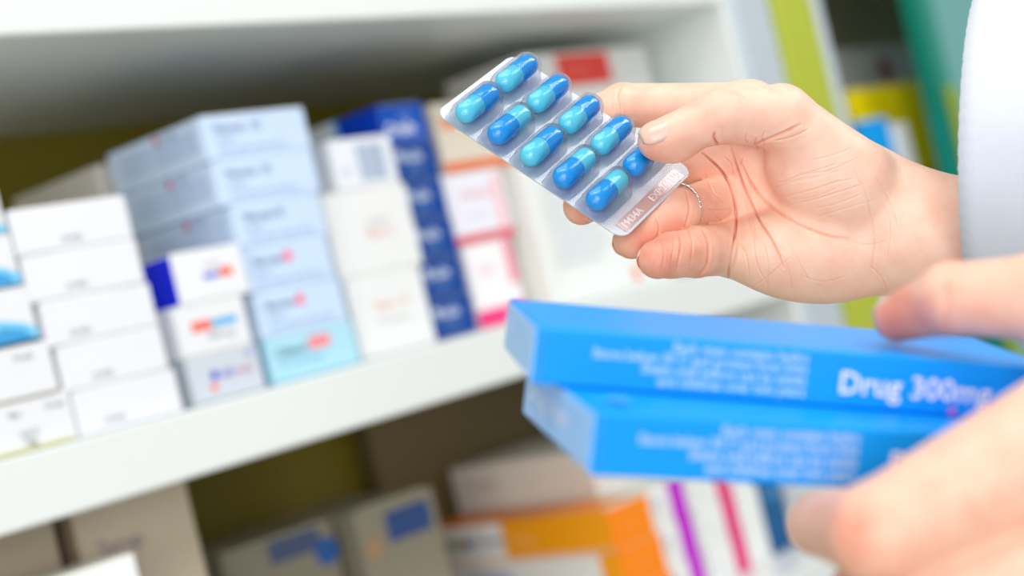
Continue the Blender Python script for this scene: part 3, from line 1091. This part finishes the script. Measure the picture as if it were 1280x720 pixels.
def bubble_mesh(lx, ly, hgt, ns=40, nr=10):
    """the formed pocket: a rounded oblong dome with a small flare at the foot"""
    V, F = [], []
    prof = [(1.16, 0.00015), (1.06, 0.0006), (1.0, 0.0016)] + [(math.cos(a) ** 0.75 if a < 1.57 else 0.0, 0.0016 + (hgt - 0.0016) * math.sin(a)) for a in [math.pi / 2 * k / nr for k in range(1, nr + 1)]]
    for s, z in prof:
        for j in range(ns):
            t = 2 * math.pi * j / ns
            cx, cy = math.cos(t), math.sin(t)
            # stadium: a straight run plus round ends
            x = lx * s * cx
            y = (ly - lx) * (1 if cy > 0 else -1) * min(1, abs(cy) * 4) * (0.25 + 0.75 * min(1, s * 1.25)) + lx * s * cy
            V.append((x, y, z))
    for i in range(len(prof) - 1):
        for j in range(ns):
            F.append((i * ns + j, i * ns + (j + 1) % ns, (i + 1) * ns + (j + 1) % ns, (i + 1) * ns + j))
    return V, F


bv, bf = bubble_mesh(0.0055, 0.0127, 0.0096)
bme = None
pitch = 0.0139
x_first = -0.0306
# which end of each capsule carries the dark cap: True when the dark half points to the far edge
FAR_DARK = {(0, 0): True, (1, 0): True, (2, 0): True, (3, 0): True, (4, 0): False,
            (0, 1): True, (1, 1): False, (2, 1): True, (3, 1): False, (4, 1): False}
for i in range(5):
    for j in range(2):
        x = x_first + pitch * i
        y = (0.5 - j) * (CL + 0.0032) - 0.0012
        if bme is None:
            b = mesh_obj('blister_bubble', bv, bf, film_m, pack, (x, y, 0), smooth=True)
            bme = b.data
        else:
            b = bpy.data.objects.new('blister_bubble', bme)
            C.objects.link(b)
            b.parent = pack
            b.location = (x, y, 0)
        cp = empty('capsule', (x, y, CR + 0.0007), pack)
        fd = FAR_DARK[(i, j)]
        split = 0.0006
        V, F = capsule_half(1, CR + (0.00012 if fd else 0), CL / 2, -split if fd else split)
        mesh_obj('capsule_cap' if fd else 'capsule_body', V, F, cap_dark if fd else cap_light, cp, smooth=True)
        V, F = capsule_half(-1, CR + (0 if fd else 0.00012), -CL / 2, -split if fd else split)
        mesh_obj('capsule_body' if fd else 'capsule_cap', V, [f[::-1] for f in F], cap_light if fd else cap_dark, cp, smooth=True)

# the stamped code strip at the end of the pack
sx = LA / 2 - 0.0034
strip_m = mat('smooth_foil', lin(216, 190, 186), 0.3, metal=0.6)
stamp_m = mat('stamped_letters', lin(240, 240, 246), 0.3, metal=0.5)
mesh_obj('stamp_strip', [(sx - 0.0023, -LB_ / 2 + 0.004, 0.0002), (sx + 0.0023, -LB_ / 2 + 0.004, 0.0002), (sx + 0.0023, LB_ / 2 - 0.005, 0.0002), (sx - 0.0023, LB_ / 2 - 0.005, 0.0002)], [(0, 1, 2, 3)], strip_m, pack)
for s_, y0 in (('M434A', -LB_ / 2 + 0.0055), ('EXP:', -0.0005), ('261110', 0.0070)):
    co, fa = text_mesh(s_, 0.0040)
    o = mesh_obj('stamped_text', [(sx + 0.0014 - c[1], y0 + c[0], 0.0004) for c in co], fa, stamp_m, pack)
    md = o.modifiers.new('relief', 'SOLIDIFY')
    md.thickness = 0.0003


# ------------------------------------------------------------------ the blue boxes in the other hand
BLUE = (0, 160, 255)
LD = 0.92        # how near the front hand is, against the first estimate of its distance


def held_box(label, corner, lvec, wvec, length, height, depth, prints, endcol):
    """corner: upper front left; lvec runs along the long edge, wvec goes back over the top"""
    L_ = np.array(lvec, float)
    L_ /= np.linalg.norm(L_)
    Wd = np.array(wvec, float)
    Wd -= L_ * (Wd @ L_)
    Wd /= np.linalg.norm(Wd)
    Hh = np.cross(L_, -Wd)
    Hh = Hh if Hh[1] > 0 else -Hh
    base = corner + L_ * length / 2 + Wd * depth / 2 - Hh * height
    bm = box_bm(-length / 2, length / 2, -depth / 2, depth / 2, 0, height, 0.0006)
    o = bm_obj('ointment_box', bm, [card(BLUE), card(endcol)], None, tuple(to_world(base)))
    for p_ in o.data.polygons:
        if p_.normal.x < -0.9:
            p_.material_index = 1
    o.rotation_euler = Matrix((w3(L_), w3(Wd), w3(Hh))).transposed().to_euler()
    tag(o, label, 'box', 'blue boxes in the front hand')
    fl_ = box_bm(-length / 2 - 0.0004, -length / 2 + 0.0004, -depth / 2 + 0.001, depth / 2 - 0.001, 0.0008, height - 0.0008, 0.0002)
    bm_obj('end_flap', fl_, card(endcol), o)
    add_prints(o, prints, length, depth, height)
    return o, (L_, Wd, Hh)


PALE = (176, 218, 255)
lines = ('Apply a thin layer to the clean', 'affected skin two times daily or', 'as directed by the physician', 'Keep out of reach of children', 'For external use only 15 g')


def face_prints(u0, lines_, ub, title):
    pr = []
    for k, s_ in enumerate(lines_):
        pr.append(('text', 'front', u0, 0.76 - 0.2 * k, 0.0034, s_, PALE, 'RIGHT', 0.03))
    pr.append(('text', 'front', ub, 0.27, 0.0082, title, (248, 248, 255), 'LEFT', 0.012))
    pr.append(('bar', 'front', 0.006, 0.03, 0.012, 0.97, (40, 160, 255)))
    return pr


p1 = face_prints(0.51, ('Each gram contains hydro', 'Store below 30 C and protect from light', 'Shake well before use by adults', 'and children over two years'), 0.572, 'Drug 300mg')
p1 += [('text', 'left', 0.1, 0.5, 0.005, 'Lot 3 04', (220, 236, 255)), ('dot', 'front', 0.80, 0.10, 0.0012, (200, 120, 220))]
p2 = face_prints(0.51, ('Each gram contains hydro', 'Store below 30 C and protect from light', 'Shake well before use by adults', 'and children over two years'), 0.572, 'Drug 300mg')
p2 += [('text', 'left', 0.12, 0.42, 0.0085, 'Drug cream', (236, 244, 255)), ('text', 'left', 0.12, 0.14, 0.005, 'tube 15 g', (190, 220, 255)), ('dot', 'top', 0.07, 0.2, 0.003, (80, 180, 255)), ('text', 'top', 0.01, 0.1, 0.005, 'drug', (90, 186, 255))]
b1, ax1 = held_box('upper blue ointment box in the front hand, large white lettering on its side', cs(672, 408, 0.432 * LD), (1, -0.085, -0.15), (-48, 32.5, -240), 0.150 * LD, 0.0158 * LD, 0.056 * LD, p1, (156, 206, 255))
b2, ax2 = held_box('lower blue ointment box held under the other, its pale end showing more', cs(746, 515, 0.404 * LD), (1, -0.075, -0.24), (-100, 44, -290), 0.142 * LD, 0.0166 * LD, 0.074 * LD, p2, (146, 200, 255))

# ------------------------------------------------------------------ left hand
LTH = [cs(1420, 470, 0.425 * LD), cs(1300, 372, 0.440 * LD), cs(1190, 374, 0.452 * LD), cs(1122, 398, 0.466 * LD)]
LTR = [v * LD for v in [0.0150, 0.0120, 0.0101, 0.0070]]
LIN = [cs(1340, 540, 0.388 * LD), cs(1098, 666, 0.388 * LD), cs(1026, 655, 0.420 * LD), cs(1050, 645, 0.450 * LD)]
LIR = [v * LD for v in [0.0162, 0.0122, 0.0082, 0.0066]]
LMI = [cs(1385, 684, 0.388 * LD), cs(1160, 748, 0.392 * LD), cs(1080, 745, 0.425 * LD), cs(1090, 715, 0.455 * LD)]
LMR = [v * LD for v in [0.0165, 0.0122, 0.0090, 0.0070]]
LRI = [cs(1390, 800, 0.395 * LD), cs(1190, 830, 0.405 * LD), cs(1120, 810, 0.435 * LD), cs(1130, 775, 0.46 * LD)]
LRR = [v * LD for v in [0.0175, 0.0115, 0.0085, 0.0068]]


def f_left(p):
    pm = sd_cone(p, cs(1620, 640, 0.42 * LD), cs(1470, 590, 0.402 * LD), 0.028 * LD, 0.018 * LD)
    pm = smin(pm, sd_cone(p, cs(1620, 640, 0.42 * LD), cs(1470, 700, 0.402 * LD), 0.028 * LD, 0.018 * LD), 0.006)
    pm = smin(pm, sd_cone(p, cs(1620, 640, 0.42 * LD), cs(1420, 800, 0.405 * LD), 0.028 * LD, 0.018 * LD), 0.006)
    pm = smin(pm, sd_cone(p, cs(1600, 620, 0.43 * LD), LTH[0], 0.026 * LD, 0.015 * LD), 0.006)
    pm = smin(pm, sd_cone(p, cs(1620, 640, 0.42 * LD), cs(1900, 760, 0.44 * LD), 0.028 * LD, 0.031 * LD), 0.006)
    d = pm
    for pts, rs in ((LTH, LTR), (LIN, LIR), (LMI, LMR), (LRI, LRR)):
        d = np.minimum(d, smin(pm, chain(p, pts, rs, 0.002), 0.005))
    return d


def flush_left(V, px, py, facing):
    red = np.full(len(V), 0.30)
    for (x, y, r, a) in ((1115, 400, 55, 0.55), (1060, 655, 50, 0.3), (1200, 400, 60, 0.12), (1120, 730, 60, 0.2)):
        red += a * np.exp(-((px - x) ** 2 + (py - y) ** 2) / r ** 2)
    return red


_lo = np.array([cs(960, 900, 0.44)[0] - 0.004, -0.125, -0.46])
_hi = np.array([cs(1760, 300, 0.43)[0], 0.016, -0.315])
lh = build_flesh('left_hand', f_left, _lo, _hi, 0.0019, 1, person, [
    ([(1180, 345), (1186, 375), (1180, 410)], 2.5, 2.5, -200), ([(1240, 665), (1215, 640), (1205, 610)], 3, 2, -200)], flush_left)
nail('thumbnail', LTH[3], LTH[2], np.array([0.1, 0.9, 0.15]), 0.0064, 0.0115, 55, person, back=0.0005, lift=0.0001)

# ------------------------------------------------------------------ the white coat sleeve
def cloth_material():
    m = mat('white_coat_cloth', lin(222, 227, 236), 0.85, grain=0.05, scale=35, spec=0.2)
    nt = m.node_tree
    p = nt.nodes['Principled BSDF']
    tc = nt.nodes.new('ShaderNodeTexCoord')
    wv = nt.nodes.new('ShaderNodeTexNoise')
    wv.inputs['Scale'].default_value = 900
    nt.links.new(tc.outputs['Object'], wv.inputs['Vector'])
    b = nt.nodes.new('ShaderNodeBump')
    b.inputs['Strength'].default_value = 0.3
    b.inputs['Distance'].default_value = 0.0003
    nt.links.new(wv.outputs['Fac'], b.inputs['Height'])
    nt.links.new(b.outputs['Normal'], p.inputs['Normal'])
    return m


cloth = cloth_material()


def sleeve(c0, axis, R_, ln, label):
    axis = np.array(axis, float)
    axis /= np.linalg.norm(axis)
    e1 = np.array([0.04, 1.0, 0.0])
    e1 -= axis * (e1 @ axis)
    e1 /= np.linalg.norm(e1)
    e2 = np.cross(axis, e1)
    if e2[2] < 0:
        e2 = -e2
    nt_, ns_ = 240, 60
    prof = []
    V, F = [], []
    for i in range(ns_ + 1):
        s = i / ns_
        for j in range(nt_):
            t = 2 * math.pi * j / nt_
            fold = 0.0016 * math.sin(5 * t + 3 * s) * min(1, s * 4) + 0.0012 * math.sin(9 * t - 14 * s + 1.3) * min(1, s * 3)
            hem = 0.0008 if s * ln < 0.014 else 0.0
            if abs(s * ln - 0.015) < 0.002:
                hem = -0.0004
            edge = 0.00012 * math.sin(61 * t) if i == 0 else 0
            rr = R_ * (1 + 0.06 * s) + fold + hem
            V.append(c0 - axis * (s * ln + edge) + e1 * (rr * math.cos(t)) + e2 * (rr * 0.95 * math.sin(t)))
    for i in range(ns_):
        for j in range(nt_):
            F.append((i * nt_ + j, i * nt_ + (j + 1) % nt_, (i + 1) * nt_ + (j + 1) % nt_, (i + 1) * nt_ + j))
    W_ = to_world(np.array(V))
    o = mesh_obj('coat_sleeve', W_ - np.array(person.location), F, cloth, person, smooth=True)
    md = o.modifiers.new('thickness', 'SOLIDIFY')
    md.thickness = 0.0014
    md.offset = -1
    o['label'] = label
    # stray threads along the hem
    V, F = [], []
    r2 = random.Random(5)
    for k in range(420):
        t = r2.uniform(0, 2 * math.pi)
        a = c0 + e1 * (R_ * math.cos(t)) + e2 * (R_ * 0.95 * math.sin(t)) - axis * 0.0004
        d = axis * r2.uniform(0.0004, 0.0011) + (e1 * math.cos(t) + e2 * math.sin(t)) * r2.uniform(-0.0004, 0.0005)
        w_ = np.cross(d, np.array([0.3, 0.2, 1.0]))
        w_ = w_ / np.linalg.norm(w_) * 0.00012
        b0 = len(V)
        V += [a - w_, a + w_, a + d]
        F.append((b0, b0 + 1, b0 + 2))
    fr = mesh_obj('frayed_threads', to_world(np.array(V)) - np.array(person.location), F, cloth, person)
    fr['kind'] = 'stuff'


sleeve(hp(1222, 176, -20), (-0.92, 0.03, -0.39), 186 * U, 0.34, 'white coat sleeve with a frayed hem')
sleeve(cs(1640, 660, 0.40), (-0.92, 0.30, -0.10), 0.046, 0.30, 'white coat sleeve of the front arm')
